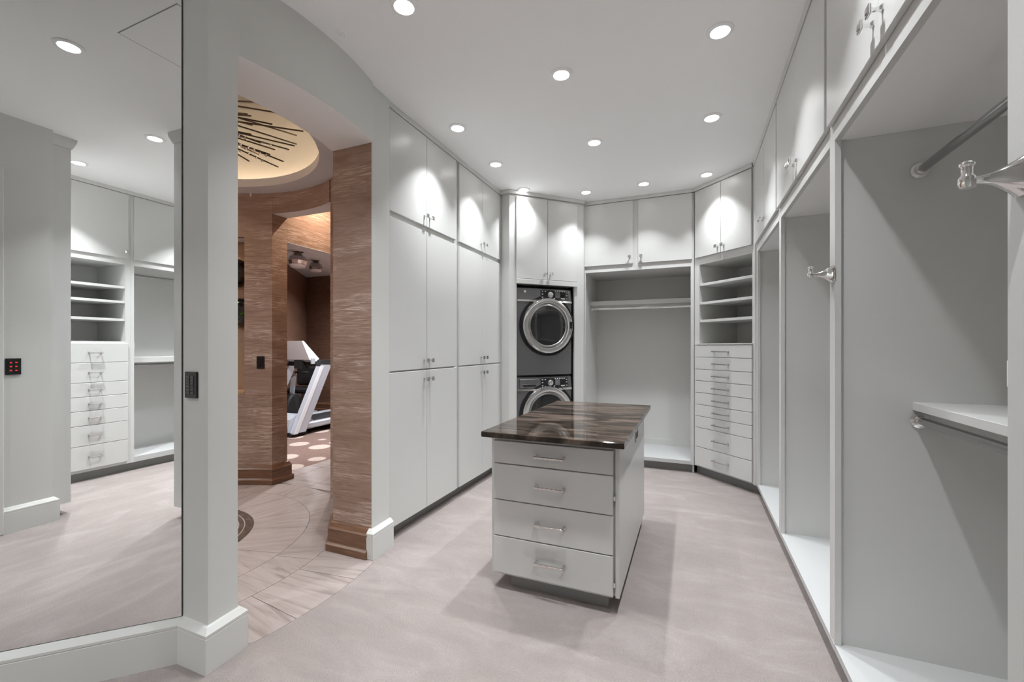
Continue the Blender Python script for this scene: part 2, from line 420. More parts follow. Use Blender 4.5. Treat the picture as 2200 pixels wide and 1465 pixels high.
for x, y, lab in [
    (-1.337, 1.795, 'round white downlight cut by the top edge near the curved header'),
    (0.145, 2.598, 'large round downlight near the top beside the wardrobe doors'),
    (-0.756, 2.626, 'round downlight in the middle of the ceiling above the island front'),
    (-1.692, 2.954, 'round downlight beside the first pair of tall cabinets'),
    (-0.751, 3.604, 'round downlight above the back half of the island'),
    (0.142, 3.555, 'round downlight beside the second wardrobe bay'),
    (-1.697, 3.679, 'round downlight beside the second pair of tall cabinets'),
    (-1.691, 4.395, 'small round downlight over the washer niche corner'),
    (-1.078, 4.727, 'small round downlight above the corner between laundry and hanging closet'),
    (-0.461, 4.718, 'small round downlight in front of the hanging closet'),
    (0.141, 4.704, 'small round downlight in front of the corner drawer tower'),
    (-1.972, -0.014, 'largest downlight reflected in the mirror'),
    (-1.125, -0.811, 'middle downlight reflected in the mirror near the end panel'),
    (-1.116, -2.008, 'farthest downlight reflected in the mirror by the shelf tower'),
    (0.145, 1.64, 'downlight ahead of the near wardrobe bay, outside the frame'),
    (0.145, 0.68, 'added downlight over the near end of the wardrobes, outside the frame'),  # unseen lamp added to brighten the near wardrobe bays
    (-0.756, 1.65, 'downlight between the island and the camera, outside the frame'),
    (-0.30, -1.10, 'added downlight over the dressing alcove behind the end panel, outside the frame'),  # this and the lamps below are added to brighten the mirrored area
    (0.10, -2.00, 'added downlight over the dressing alcove by the double-hang closet, outside the frame'),
    (-2.75, -0.70, 'added downlight by the middle of the mirror wall, outside the frame'),
    (-3.45, -1.05, 'added downlight by the far end of the mirror wall, outside the frame'),
]:
    downlight(x, y, lab, watts=LAMP * (2.5 if y < -0.9 else (0.72 if y > 4.2 else 1.0)))
# ceiling sensor, hatch
t = thing('ceiling_sensor', 'small white round sensor on the ceiling by the curved header', 'sensor', (-1.772, 1.819, H))
bm = bmesh.new(); lathe(bm, [(0.0, -0.012), (0.012, -0.012), (0.016, -0.008), (0.022, -0.008), (0.026, -0.004), (0.027, 0)], 20); obj('body', bm, 'trimwhite', t, True)
bm = bmesh.new(); lathe(bm, [(0.0, -0.016), (0.006, -0.015), (0.008, -0.012)], 12); obj('eye', bm, 'trimwhite', t, True)
t = thing('ceiling_hatch', 'square white access panel in the ceiling, seen in the mirror', 'hatch', (-1.925, 0.372, H))
bm = bmesh.new()
for x0, x1, y0, y1 in ((0, .52, 0, .004), (0, .52, .516, .52), (0, .004, .004, .516), (.516, .52, .004, .516)): box(bm, x0, x1, y0, y1, -.0012, 0)
obj('joint', bm, 'joint', t)
bm = B(.005, .515, .005, .515, -.002, 0); obj('panel', bm, 'ceiling', t)

# ------------------------------------------------------------------ cabinet hardware
bm = bmesh.new()
box(bm, -.009, .009, -.003, 0, -.009, .009)
for (w0, y0), (w1, y1) in zip([(.0085, -.003), (.005, -.010), (.0045, -.024), (.008, -.030)], [(.005, -.010), (.0045, -.024), (.008, -.030), (.016, -.034)]):
    A = [bm.verts.new((sx * w0, y0, sz * w0)) for sx, sz in ((-1, -1), (1, -1), (1, 1), (-1, 1))]
    C2 = [bm.verts.new((sx * w1, y1, sz * w1)) for sx, sz in ((-1, -1), (1, -1), (1, 1), (-1, 1))]
    for i in range(4): bm.faces.new((A[i], A[(i + 1) % 4], C2[(i + 1) % 4], C2[i]))
box(bm, -.0165, .0165, -.040, -.034, -.0165, .0165, .0015)
box(bm, -.009, .009, -.043, -.040, -.009, .009, .002)
ME_KNOB = mesh_of('knob', bm, 'chrome')
def pull_mesh(half):
    bm = bmesh.new()
    for s in (-1, 1):
        box(bm, s * half - .006, s * half + .006, -.036, 0, -.006, .006, .0015)
        box(bm, s * half - .0085, s * half + .0085, -.003, 0, -.0085, .0085)
    box(bm, -half - .006, half + .006, -.040, -.028, -.0065, .0065, .002)
    return mesh_of('pull_handle', bm, 'hammered')
ME_PULL = pull_mesh(0.078)
ME_PULLW = pull_mesh(0.086)
ME_PULLN = pull_mesh(0.048)

def door(t, x0, x1, z0, z1, knob=None, y=0.0, th=0.02, name='door'):
    d = obj(name, B(x0, x1, y - th, y - .0005, z0, z1, bev=.002), 'lacquer', t)
    if knob: obj('knob', ME_KNOB, None, d, loc=(knob[0], y - th, knob[1]))
    return d
def drawer(t, x0, x1, z0, z1, pull, y=0.0, th=0.02, dz=0.0):
    d = obj('drawer', B(x0, x1, y - th, y - .0005, z0, z1, bev=.002), 'lacquer', t)
    obj('pull_handle', pull, None, d, loc=((x0 + x1) / 2 + dz, y - th, (z0 + z1) / 2 if (z1 - z0) > .14 else (z0 + z1) / 2 - .004))
    return d
def piece(t, name, *boxes, m='lacquer', bev=0.0):
    bm = bmesh.new()
    for b in boxes: box(bm, *b, bev=bev)
    return obj(name, bm, m, t)
def rod(t, p0, p1, r=.015, m='steel'):
    bm = bmesh.new(); tube(bm, p0, p1, r, 16)
    o = obj('clothes_rod', bm, m, t, True)
    for p, s in ((p0, 1), (p1, -1)):
        bm = bmesh.new()
        d = (Vector(p1) - Vector(p0)).normalized() * s
        prof = [(0.0, 0.0), (0.030, 0.0), (0.031, 0.005), (0.022, 0.010), (0.020, 0.026), (0.016, 0.028)]
        lathe(bm, prof, 20, 'x')
        for v in bm.verts: v.co.z *= 1.0
        if s < 0:
            for v in bm.verts: v.co.x *= -1
        obj('rod_socket', bm, 'chrome', o, True, loc=p)
    return o

# ------------------------------------------------------------------ tall cabinets on the left wall
def tall_cabinet(y0, y1, d0, ds, d1, label, dep):
    t = thing('tall_cabinet', label, 'cabinet', (-1.975, y0, 0), R(90), 'tall grey cabinets with three rows of doors')
    Wd = y1 - y0
    piece(t, 'carcass', (0, Wd, 0.0, dep, .09, 3.062))
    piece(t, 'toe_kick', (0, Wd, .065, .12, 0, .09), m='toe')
    a, b, c = d0 - y0, ds - y0, d1 - y0
    for z0, z1, kz in ((2.342, 3.058, 2.415), (1.207, 2.300, 1.272), (.098, 1.195, 1.125)):
        door(t, a, b - .002, z0, z1, (b - .037, kz))
        door(t, b + .002, c, z0, z1, (b + .037, kz))
    return t
tall_cabinet(2.447, 3.418, 2.458, 2.922, 3.392, 'tall grey six-door cabinet next to the narrow pier', .36)
tall_cabinet(3.419, 4.385, 3.447, 3.922, 4.374, 'tall grey six-door cabinet next to the laundry niche', .57)

def crown(n, pts, label, side=-1):
    bm = bmesh.new(); sweep(bm, pts, [(-0.02, 3.063), (0.024, 3.063), (0.026, 3.068), (0.030, 3.094), (0.030, H - .001), (-0.02, H - .001)], side)
    return struct('trim_%d' % n, bm, 'lacquer', label, 'crown trim')
crown(1, [(-1.975, 2.443), (-1.975, 4.352)], 'slim grey crown strip above the tall cabinets')

# ------------------------------------------------------------------ laundry niche (diagonal)
s2 = math.sqrt(.5)
t = thing('laundry_cabinet', 'grey diagonal cabinet surround with overhead doors around the stacked laundry machines', 'cabinet', (-1.845, 4.352, 0), R(45))
piece(t, 'stile', (0, .090, 0, .03, 0, 3.062)); piece(t, 'stile', (.822, .948, 0, .03, 0, 3.062))
piece(t, 'side_panel', (.0, .02, .03, .60, 0, 3.062)); piece(t, 'side_panel', (.928, .948, .03, .60, 0, 3.062))
piece(t, 'upper_box', (.02, .928, .03, .60, 2.085, 3.062), (.09, .822, 0, .03, 2.085, 3.062))
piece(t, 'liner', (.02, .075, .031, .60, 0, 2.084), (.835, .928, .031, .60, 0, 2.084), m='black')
piece(t, 'header_ledge', (.079, .858, -.028, -.001, 2.080, 2.132), bev=.002)
door(t, .079, .4615, 2.14, 3.045, (.4615 - .036, 2.205)); door(t, .4655, .849, 2.14, 3.045, (.4655 + .036, 2.205))
Pm = Matrix.Rotation(R(-45), 4, 'Z')
def loc2(x, y):
    p = Pm @ Vector((x + 1.845, y - 4.352, 0)); return (p.x, p.y)
bm = bmesh.new(); prism(bm, [loc2(*p) for p in ((-1.976, 4.386), (-1.846, 4.3525), (-1.850, 4.372), (-1.976, 4.406))][::1], 0, 3.062)
obj('filler_panel', bm, 'lacquer', t)
crown(2, [(-1.965, 4.358), (-1.838, 4.352), (-1.845 + .948 * s2, 4.352 + .948 * s2)], 'slim grey crown strip above the laundry niche doors')

def appliance(name, label, z0, z1, washer):
    Wd = .700; h = z1 - z0
    t = thing(name, label, name, (-1.845 + .104 * s2 - .02 * s2 * -1 * 0, 4.352 + .104 * s2, z0), R(45))
    y0 = .030
    bm = bmesh.new(); box(bm, 0, Wd, y0 + .012, .56, 0, h, .01); obj('body', bm, 'appliance', t)
    # front panel, gently bowed
    bm = bmesh.new(); n = 14
    rows = []
    for k in range(n + 1):
        x = .004 + (Wd - .008) * k / n
        bow = .024 * (1 - (2 * k / n - 1) ** 2)
        rows.append([bm.verts.new((x, y0 - bow, .012)), bm.verts.new((x, y0 - bow, h - .165)), bm.verts.new((x, y0 + .012, h - .165)), bm.verts.new((x, y0 + .012, .012))])
    for a, b in zip(rows[:-1], rows[1:]):
        for i in range(4): bm.faces.new((a[i], b[i], b[(i + 1) % 4], a[(i + 1) % 4]))
    bm.faces.new(rows[0][::-1]); bm.faces.new(rows[-1])
    obj('front_panel', bm, 'appliance', t, True)
    # control fascia, tilted back and bowed
    bm = bmesh.new(); rows = []
    for k in range(n + 1):
        x = .004 + (Wd - .008) * k / n
        bow = .026 * (1 - (2 * k / n - 1) ** 2)
        rows.append([bm.verts.new((x, y0 - bow - .004, h - .138)), bm.verts.new((x, y0 - bow + .010, h - .012)), bm.verts.new((x, y0 + .03, h - .006)), bm.verts.new((x, y0 + .03, h - .138))])
    for a, b in zip(rows[:-1], rows[1:]):
        for i in range(4): bm.faces.new((a[i], b[i], b[(i + 1) % 4], a[(i + 1) % 4]))
    bm.faces.new(rows[0][::-1]); bm.faces.new(rows[-1])
    f = obj('control_fascia', bm, 'appliance', t, True)
    def bowy(x): return y0 - .026 * (1 - (2 * x / Wd - 1) ** 2)
    bm = bmesh.new(); rows = []
    for k in range(9):
        x = .285 + .365 * k / 8
        rows.append([bm.verts.new((x, bowy(x) - .007, h - .128)), bm.verts.new((x, bowy(x) + .006, h - .024)), bm.verts.new((x, bowy(x) + .02, h - .024)), bm.verts.new((x, bowy(x) + .02, h - .128))])
    for a, b in zip(rows[:-1], rows[1:]):
        for i in range(4): bm.faces.new((a[i], b[i], b[(i + 1) % 4], a[(i + 1) % 4]))
    bm.faces.new(rows[0][::-1]); bm.faces.new(rows[-1])
    obj('control_panel', bm, 'panelblack', t)
    # dial, screen, buttons
    bm = bmesh.new(); lathe(bm, [(.033, 0), (.033, .006), (.028, .008), (.027, .022), (.022, .025), (0, .025)], 28, 'y', (.405, bowy(.405) - .001, h - .076))
    obj('dial', bm, 'chrome', t, True)
    piece(t, 'display', (.470, .530, bowy(.5) - .006, bowy(.5) + .002, h - .105, h - .040), m='display')
    piece(t, 'display', (.540, .600, bowy(.57) - .006, bowy(.57) + .002, h - .098, h - .040), m='panelblack')
    bmk = bmesh.new(); box(bmk, -.008, .008, -.006, 0, -.005, .005, .001); mk = mesh_of('button', bmk, 'print')
    for bx, bz in ((.303, .040), (.303, .072), (.303, .108), (.340, .040), (.470, .032), (.500, .032), (.530, .032), (.560, .032), (.590, .032), (.625, .045), (.625, .075), (.625, .112), (.455, .116)):
        obj('button', mk, None, t, loc=(bx, bowy(bx) - .0035 + .0055 * (1 - bz / .1) * .5, h - bz))
    piece(t, 'key_strip', (.545, .598, bowy(.57) - .008, bowy(.57) + .001, h - .120, h - .108), m='print')
    bm = bmesh.new(); lathe(bm, [(.016, 0), (.016, .003), (.012, .004), (0, .004)], 20, 'y', (.095, bowy(.095) + .006, h - .050)); obj('badge', bm, 'chrome', t, True)
    # chrome trim strip
    bm = bmesh.new(); rows = []
    for k in range(n + 1):
        x = .002 + (Wd - .004) * k / n
        bow = .030 * (1 - (2 * k / n - 1) ** 2)
        zc = h - .152 - .010 * (2 * k / n - 1) ** 2 * 0
        rows.append([bm.verts.new((x, y0 - bow - .010, zc - .010)), bm.verts.new((x, y0 - bow - .006, zc + .012)), bm.verts.new((x, y0 + .02, zc + .012)), bm.verts.new((x, y0 + .02, zc - .010))])
    for a, b in zip(rows[:-1], rows[1:]):
        for i in range(4): bm.faces.new((a[i], b[i], b[(i + 1) % 4], a[(i + 1) % 4]))
    bm.faces.new(rows[0][::-1]); bm.faces.new(rows[-1])
    obj('chrome_strip', bm, 'chrome', t, True)
    if washer:
        piece(t, 'detergent_drawer', (.030, .262, bowy(.15) - .003, bowy(.15) + .02, h - .130, h - .030), m='appliance', bev=.003)
        piece(t, 'drawer_grip', (.070, .225, bowy(.15) - .008, bowy(.15) - .002, h - .112, h - .088), m='black', bev=.003)
    # round door
    cz = h - .430; cx = .372
    yb = y0 - .022
    d = thing_part('door', t, (cx, yb, cz))
    bm = bmesh.new(); lathe(bm, [(.345, -.012), (.345, .004), (.325, .006), (.312, .001)], 56, 'y'); obj('recess_ring', bm, 'black', d, True)
    bm = bmesh.new(); lathe(bm, [(.318, -.005), (.318, .018), (.308, .034), (.280, .042), (.258, .036), (.248, .020)], 56, 'y'); obj('door_ring', bm, 'chrome', d, True)
    bm = bmesh.new(); lathe(bm, [(.248, .020), (.236, .028), (.228, .030), (.222, .022)], 56, 'y'); obj('inner_rim', bm, 'steel', d, True)
    bm = bmesh.new(); lathe(bm, [(.222, .022), (.19, .026), (.12, .030), (.05, .032), (0, .0325)], 56, 'y'); obj('door_glass', bm, 'darkglass', d, True)
    bm = bmesh.new(); box(bm, .268, .300, -.046, -.034, -.03, .05, .003); obj('latch_grip', bm, 'black', d)
    return t
def thing_part(name, parent, loc):
    o = bpy.data.objects.new(name, None); o.empty_display_size = .05; COL.objects.link(o); o.parent = parent; o.location = loc
    return o
appliance('dryer', 'dark metallic front-load dryer stacked on top in the laundry niche', 1.052, 2.050, False)
appliance('washer', 'dark metallic front-load washer at the bottom of the laundry stack', 0.04, 1.046, True)
bm = B(0, 1, 0, 1, 0, 1); bm.free()
t = thing('plinth', 'low black plinth under the washer', 'plinth', (-1.845 + .104 * s2, 4.352 + .104 * s2, 0), R(45))
piece(t, 'base', (0, .70, .045, .55, 0, .0395), m='black')

# ------------------------------------------------------------------ hanging closet on the back wall
t = thing('hanging_closet', 'open grey hanging closet with two overhead doors on the far wall', 'closet', (-1.188, 5.10, 0), 0)
WX = 1.218
piece(t, 'filler_panel', (0, .014, -.052, -.001, 0, 3.062))
piece(t, 'stile', (0, .022, 0, .022, .09, 3.062)); piece(t, 'stile', (1.183, WX, 0, .022, .09, 3.062))
piece(t, 'side_panel', (0, .016, .022, .72, 0, 3.062)); piece(t, 'side_panel', (1.20, WX - .002, .022, .72, 0, 3.062))
piece(t, 'upper_box', (.022, 1.183, 0, .022, 2.262, 3.062), (.016, 1.20, .022, .72, 2.262, 3.062))
piece(t, 'back_panel', (.016, 1.20, .70, .72, .13, 2.262))
piece(t, 'deck', (.022, 1.183, 0, .022, .092, .131), (.016, 1.20, .022, .70, .092, .131), m='deck')
piece(t, 'back_rail', (.016, 1.20, .684, .70, .131, .205))
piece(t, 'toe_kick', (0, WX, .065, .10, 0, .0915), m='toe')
piece(t, 'shelf', (.016, 1.20, .30, .70, 1.895, 1.950), bev=.002)
rod(t, (.016, .33, 1.858), (1.20, .33, 1.858), .016, 'chrome')
door(t, .008, .571, 2.335, 3.057, (.571 - .035, 2.41)); door(t, .628, 1.197, 2.335, 3.057, (.628 + .035, 2.41))
crown(3, [(-1.190, 5.10), (0.033, 5.10)], 'slim grey crown strip above the far hanging closet')

# ------------------------------------------------------------------ diagonal drawer tower
t = thing('drawer_tower', 'grey corner tower with nine drawers below three open shelves', 'drawer unit', (.035, 5.10, 0), R(-45))
piece(t, 'stile', (0, .064, 0, .022, .092, 3.062)); piece(t, 'stile', (.700, .724, 0, .022, .092, 3.062))
piece(t, 'side_panel', (.046, .064, .022, .58, .092, 2.26)); piece(t, 'side_panel', (.700, .718, .022, .58, .092, 2.26))
piece(t, 'back_panel', (.064, .700, .562, .58, 1.40, 2.26))
piece(t, 'upper_box', (.064, .700, 0, .022, 2.262, 3.062), (.046, .718, .022, .58, 2.262, 3.062))
piece(t, 'carcass', (.064, .700, 0.001, .56, .092, 1.402), (.030, .064, -.02, 0, 1.398, 1.418))
piece(t, 'counter_edge', (.018, .710, -.022, .56, 1.4025, 1.416))
for z in (2.058, 1.858, 1.668): piece(t, 'shelf', (.066, .698, .006, .56, z - .026, z), bev=.0015)
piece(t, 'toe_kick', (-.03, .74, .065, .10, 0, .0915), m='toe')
zs = [1.397, 1.270, 1.140, 1.017, .890, .763, .639, .515, .308, .105]
for a, b in zip(zs[:-1], zs[1:]): drawer(t, .018, .708, b + .003, a - .002, ME_PULLW)
door(t, .022, .356, 2.338, 3.055, (.356 - .036, 2.405)); door(t, .360, .704, 2.338, 3.055, (.360 + .036, 2.405))
crown(4, [(.030, 5.104), (.035 + .716 * s2, 5.10 - .716 * s2)], 'slim grey crown strip above the corner drawer tower')

# ------------------------------------------------------------------ open wardrobes on the right wall
def wardrobe(yf, yn, label, ry=.335):
    t = thing('open_wardrobe', label, 'wardrobe', (.56, yf, 0), R(-90), 'open hanging wardrobe bays')
    Wd = yf - yn - .001
    piece(t, 'stile', (0, .070, 0, .022, .092, 3.062))
    piece(t, 'side_panel', (.030, .052, .022, .62, .092, 2.252))
    piece(t, 'upper_box', (.070, Wd, 0, .022, 2.252, 3.062), (.0, Wd, .022, .62, 2.256, 3.062))
    piece(t, 'top_lining', (.052, Wd, .022, .60, 2.2525, 2.256), m='white')
    piece(t, 'back_panel', (.052, Wd, .60, .62, .12, 2.252))
    piece(t, 'deck', (.070, Wd, 0, .022, .092, .122), (.052, Wd, .022, .60, .092, .122), (.0, .07, -.001, .0, .092, .1221), m='deck')
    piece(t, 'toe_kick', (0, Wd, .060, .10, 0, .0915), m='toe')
    piece(t, 'bracket', (-.021, -.001, .008, .040, 1.300, 1.356), m='trimwhite', bev=.003)
    c = Wd / 2 + .015
    door(t, .030, c - .002, 2.325, 3.057, (c - .036, 2.415)); door(t, c + .002, Wd - .006, 2.325, 3.057, (c + .036, 2.415))
    rod(t, (.052, ry, 2.085), (Wd + .02, ry, 2.085), .016)
    piece(t, 'shelf', (.052, Wd + .02, ry - .023, .60, 1.126, 1.158), bev=.0015)
    rod(t, (.052, ry, 1.084), (Wd + .02, ry, 1.084), .016)
    return t
wardrobe(4.560, 3.450, 'open grey wardrobe bay next to the corner drawer tower')
wardrobe(3.450, 2.272, 'open grey wardrobe bay in the middle of the row, left of the far chrome hook')
wardrobe(2.272, 1.127, 'nearest open grey wardrobe bay with shelf and two rods', .285)
wardrobe(1.127, -0.02, 'grey wardrobe bay at the edge of the frame behind the large chrome hook')
crown(5, [(.56, 4.575), (.56, -.02)], 'slim grey crown strip above the wardrobe doors')
bm = bmesh.new(); prism(bm, [(.535, 4.597), (.545, 4.5605), (.59, 4.5605), (.59, 4.63)], .092, 3.062)
struct('trim_6', bm, 'lacquer', 'narrow grey filler strip between drawer tower and wardrobes', 'filler strip')

def coat_hook(y, z, label):
    t = thing('coat_hook', label, 'hook', (.5595, y, z), R(-90), 'chrome coat hooks on the wardrobe stiles')
    bm = bmesh.new()
    prof = [(.033, .037, 0), (.033, .037, .004), (.030, .034, .007), (.022, .026, .018), (.014, .017, .032), (.009, .010, .047), (.0065, .007, .060), (.006, .006, .074)]
    rows = []
    for a, b, d in prof:
        rows.append([bm.verts.new((a * math.copysign(abs(math.cos(u)) ** .55, math.cos(u)), -d, b * math.copysign(abs(math.sin(u)) ** .55, math.sin(u)))) for u in [2 * math.pi * (i + .5) / 24 for i in range(24)]])
    for A, C2 in zip(rows[:-1], rows[1:]):
        for i in range(24): bm.faces.new((A[i], A[(i + 1) % 24], C2[(i + 1) % 24], C2[i]))
    bm.faces.new(rows[0]); bm.faces.new(rows[-1][::-1])
    obj('flared_arm', bm, 'chrome', t, True)
    bm = bmesh.new(); lathe(bm, [(0, -.016), (.010, -.016), (.0125, -.012), (.0125, .004), (.0105, .007), (.0085, .010), (.0085, .024), (.0115, .027), (.0115, .030), (.008, .034), (0, .035)], 24, 'z', (0, -.080, .002))
    obj('post', bm, 'chrome', t, True)
coat_hook(2.228, 1.692, 'smaller chrome coat hook on the stile between two wardrobe bays')
coat_hook(1.078, 1.692, 'large chrome coat hook cut by the picture edge')

# ------------------------------------------------------------------ units seen in the mirror
t = thing('shelf_tower', 'grey tower of seven drawers and open shelves reflected in the mirror', 'drawer unit', (-.484, -2.48, 0), R(180))
Wt = .62
piece(t, 'stile', (0, .046, 0, .022, .092, 3.062)); piece(t, 'stile', (Wt - .03, Wt, 0, .022, .092, 3.062))
piece(t, 'side_panel', (.028, .046, .022, .58, .092, 2.285)); piece(t, 'side_panel', (Wt - .02, Wt, .022, .58, .092, 2.285))
piece(t, 'back_panel', (.046, Wt - .02, .562, .58, 1.43, 2.285))
piece(t, 'upper_box', (.046, Wt - .03, 0, .022, 2.285, 3.062), (.02, Wt, .022, .58, 2.285, 3.062))
piece(t, 'carcass', (.046, Wt - .02, .001, .56, .092, 1.440))
for z in (2.045, 1.883, 1.688): piece(t, 'shelf', (.048, Wt - .022, .006, .56, z - .026, z), bev=.0015)
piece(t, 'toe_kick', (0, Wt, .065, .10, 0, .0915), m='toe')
zs = [1.420, 1.215, 1.010, .864, .720, .570, .364, .120]
for a, b in zip(zs[:-1], zs[1:]): drawer(t, .030, Wt - .008, b + .003, a - .002, ME_PULLN, dz=-.005)
door(t, .026, Wt - .006, 2.352, 3.058, (.056, 2.417))
t = thing('double_hang_closet', 'open grey double-hang closet with two rods reflected in the mirror', 'closet', (.55, -2.48, 0), R(180))
Wt = 1.033
piece(t, 'stile', (0, .03, 0, .022, .092, 3.062)); piece(t, 'stile', (1.000, Wt, 0, .022, .092, 3.062))
piece(t, 'side_panel', (0, .02, .022, .60, .092, 2.285)); piece(t, 'side_panel', (1.004, 1.022, .022, .60, .092, 2.285))
piece(t, 'back_panel', (.02, 1.004, .58, .60, .13, 2.285))
piece(t, 'upper_box', (.03, 1.000, 0, .022, 2.285, 3.062), (0, 1.022, .022, .60, 2.285, 3.062))
piece(t, 'deck', (.03, 1.000, 0, .022, .092, .150), (.02, 1.004, .022, .58, .092, .150), m='deck')
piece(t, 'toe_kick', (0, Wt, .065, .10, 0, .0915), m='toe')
piece(t, 'shelf', (.02, 1.004, .10, .58, 1.200, 1.262), bev=.002)
rod(t, (.02, .14, 2.200), (1.004, .14, 2.200), .014); rod(t, (.02, .14, 1.172), (1.004, .14, 1.172), .014)
piece(t, 'bracket', (.975, 1.002, .04, .07, 1.37, 1.43), m='trimwhite', bev=.003)
door(t, .006, .500, 2.352, 3.058, (.465, 2.417)); door(t, .504, 1.006, 2.352, 3.058, (.54, 2.417))
crown(7, [(.55, -2.48), (-1.104, -2.48)], 'slim grey crown strip above the closets reflected in the mirror')
# end panels flanking the alcove
t = thing('end_cabinet', 'grey tall end cabinet beside the keypad wall, reflected in the mirror', 'cabinet', (-1.515, -1.49, 0), 0)
piece(t, 'carcass', (.002, .140, -.96, 0, .092, 3.062)); piece(t, 'toe_kick', (.002, .08, -.96, -.06, 0, .0915), m='toe')
bm = bmesh.new(); sweep(bm, [(.002, 0.0), (.140, 0.0), (.140, -.95)], [(-.02, 3.02), (.006, 3.02), (.010, 3.03), (.026, 3.07), (.030, H - .001), (-.02, H - .001)], 1); obj('crown_strip', bm, 'lacquer', t)
t = thing('side_cabinet', 'grey cabinet end panel at the right edge of the mirror reflection', 'cabinet', (-1.11, -.585, 0), 0)
piece(t, 'carcass', (0, 1.65, .0, .27, .092, 3.062)); piece(t, 'toe_kick', (.06, 1.65, .02, .20, 0, .0915), m='toe')
bm = bmesh.new(); sweep(bm, [(1.6, 0.0), (0, 0.0), (0, .27)], [(-.02, 3.02), (.006, 3.02), (.010, 3.03), (.026, 3.07), (.030, H - .001), (-.02, H - .001)], 1); obj('crown_strip', bm, 'lacquer', t)

# ------------------------------------------------------------------ island
t = thing('island_cabinet', 'grey freestanding island with four wide drawers', 'island cabinet', (-1.062, 2.255, 0), 0)
IW, IL = .722, 1.235
piece(t, 'carcass', (.018, .690, 0, IL, .088, .882))
piece(t, 'side_panel', (0, .018, -.004, IL + .005, .086, .8835)); piece(t, 'side_panel', (.702, IW, -.004, IL + .005, .086, .8835))
piece(t, 'recess_strip', (.690, .702, .012, IL, .088, .882))
piece(t, 'top_rail', (.018, .690, -.006, 0, .852, .882))
piece(t, 'bottom_rail', (.018, .690, -.010, 0, .088, .098))
piece(t, 'toe_kick', (.098, .655, .05, IL - .05, 0, .0875), m='toe')
for z0, z1 in ((.721, .846), (.515, .715), (.309, .509), (.098, .303)):
    drawer(t, .018, .692, z0, z1, ME_PULL, dz=0.0)
for z in (.60, .155): piece(t, 'hinge', (.6925, .702, -.016, .0, z - .012, z + .012), m='chrome', bev=.001)
d = piece(t, 'outlet_plate', (IW, IW + .005, .67, .80, .750, .835), m='steel', bev=.001)
for dy in (.690, .75): obj('socket', B(IW + .005, IW + .007, dy, dy + .030, .772, .812), 'black', d)
t = thing('stone_countertop', 'polished dark brown veined stone slab on the island', 'countertop', (-1.070, 2.125, .884), 0)
bm = B(0, .772, 0, 1.470, 0, .030, bev=.003); obj('slab', bm, 'stone', t)

# ------------------------------------------------------------------ wall keypads
def keypad(name, loc, rz, w, h, cols, rows, label, red=False):
    t = thing(name, label, 'keypad', loc, rz)
    piece(t, 'plate', (-w / 2, w / 2, -.009, 0, -h / 2, h / 2), m='black', bev=.002)
    for i in range(cols):
        for j in range(rows):
            x = (i - (cols - 1) / 2) * w * .34; z = (j - (rows - 1) / 2) * h * .72 / rows
            bw = w * .13; bh = h * .24 / rows
            b = piece(t, 'button', (x - bw, x + bw, -.0115, -.009, z - bh, z + bh), m='gloss_black')
            if red: obj('indicator', B(x - bw * .55, x + bw * .55, -.0125, -.0115, z - bh * .5, z + bh * .5), 'redled', b)
keypad('wall_keypad', (-2.0105, 1.1995, 1.214), 0, .080, .114, 2, 6, 'black keypad with small buttons on the grey pillar')
keypad('wall_keypad', (-1.733, -1.4095, 1.233), R(180), .082, .122, 2, 3, 'black keypad with red indicators, seen in the mirror', True)
a = R(109.9)
keypad('wall_keypad', (CX + (RI - .001) * math.cos(a), CY + (RI - .001) * math.sin(a), 1.223), a - R(90), .078, .126, 2, 4, 'black keypad on the brown rotunda wall')

# ------------------------------------------------------------------ rotunda
t = thing('floor_rotunda', 'polished beige stone floor with concentric rings in the rotunda', 'tile floor', (CX, CY, 0), 0, kind='structure')
bm = bmesh.new(); prism(bm, [(x - CX, y - CY) for x, y in [(-1.80, 1.2), (-1.80, 2.30), (-2.3, 2.3), (-3.10, 3.0), (-3.10, 5.0), (-4.105, 5.0), (-4.105, 3.3), (-5.0, 2.9), (-5.1, .4), (-2.4, .4)]], -.06, -.012)
obj('grout_bed', bm, 'grout', t)
def tile(r0, r1, a0, a1, m='tile', gap=.0015):
    mid = (a0 + a1) / 2; rm = max(r0, .02)
    pts = []
    n = max(3, int((a1 - a0) / 5))
    g0 = math.degrees(gap / max(r0 + gap, .05)); g1 = math.degrees(gap / r1)
    inner = [((r0 + gap) * math.cos(R(q)), (r0 + gap) * math.sin(R(q))) for q in [a0 - mid + g0 + (a1 - a0 - 2 * g0) * i / n for i in range(n + 1)]]
    outer = [((r1 - gap) * math.cos(R(q)), (r1 - gap) * math.sin(R(q))) for q in [a1 - mid - g1 - (a1 - a0 - 2 * g1) * i / n for i in range(n + 1)]]
    bm = bmesh.new(); prism(bm, inner + outer, -.012, -.001)
    return obj('tile', bm, m, t, rot=(0, 0, R(mid)))
for k in range(6): tile(.02, .485, k * 60 + 10, k * 60 + 70)
for k, (r0, r1, mm) in enumerate([(.485, .52, 'tiledark'), (.52, .53, 'tile'), (.53, .56, 'tiledark'), (.56, .57, 'tile'), (.57, .60, 'tiledark'), (.60, .61, 'tile'), (.61, .665, 'tiledark')]):
    for q in range(3): tile(r0, r1, q * 120 + 15, q * 120 + 135, mm, .001)
for k in range(8): tile(.665, 1.06, k * 45 - 31, k * 45 + 14)
for k in range(10): tile(1.06, 1.33, k * 36 - 24, k * 36 + 12)
for a0, a1 in ((-19.5, -7.0), (-7.0, 6.5), (6.5, 20.5)): tile(1.33, RF - .001, a0, a1)
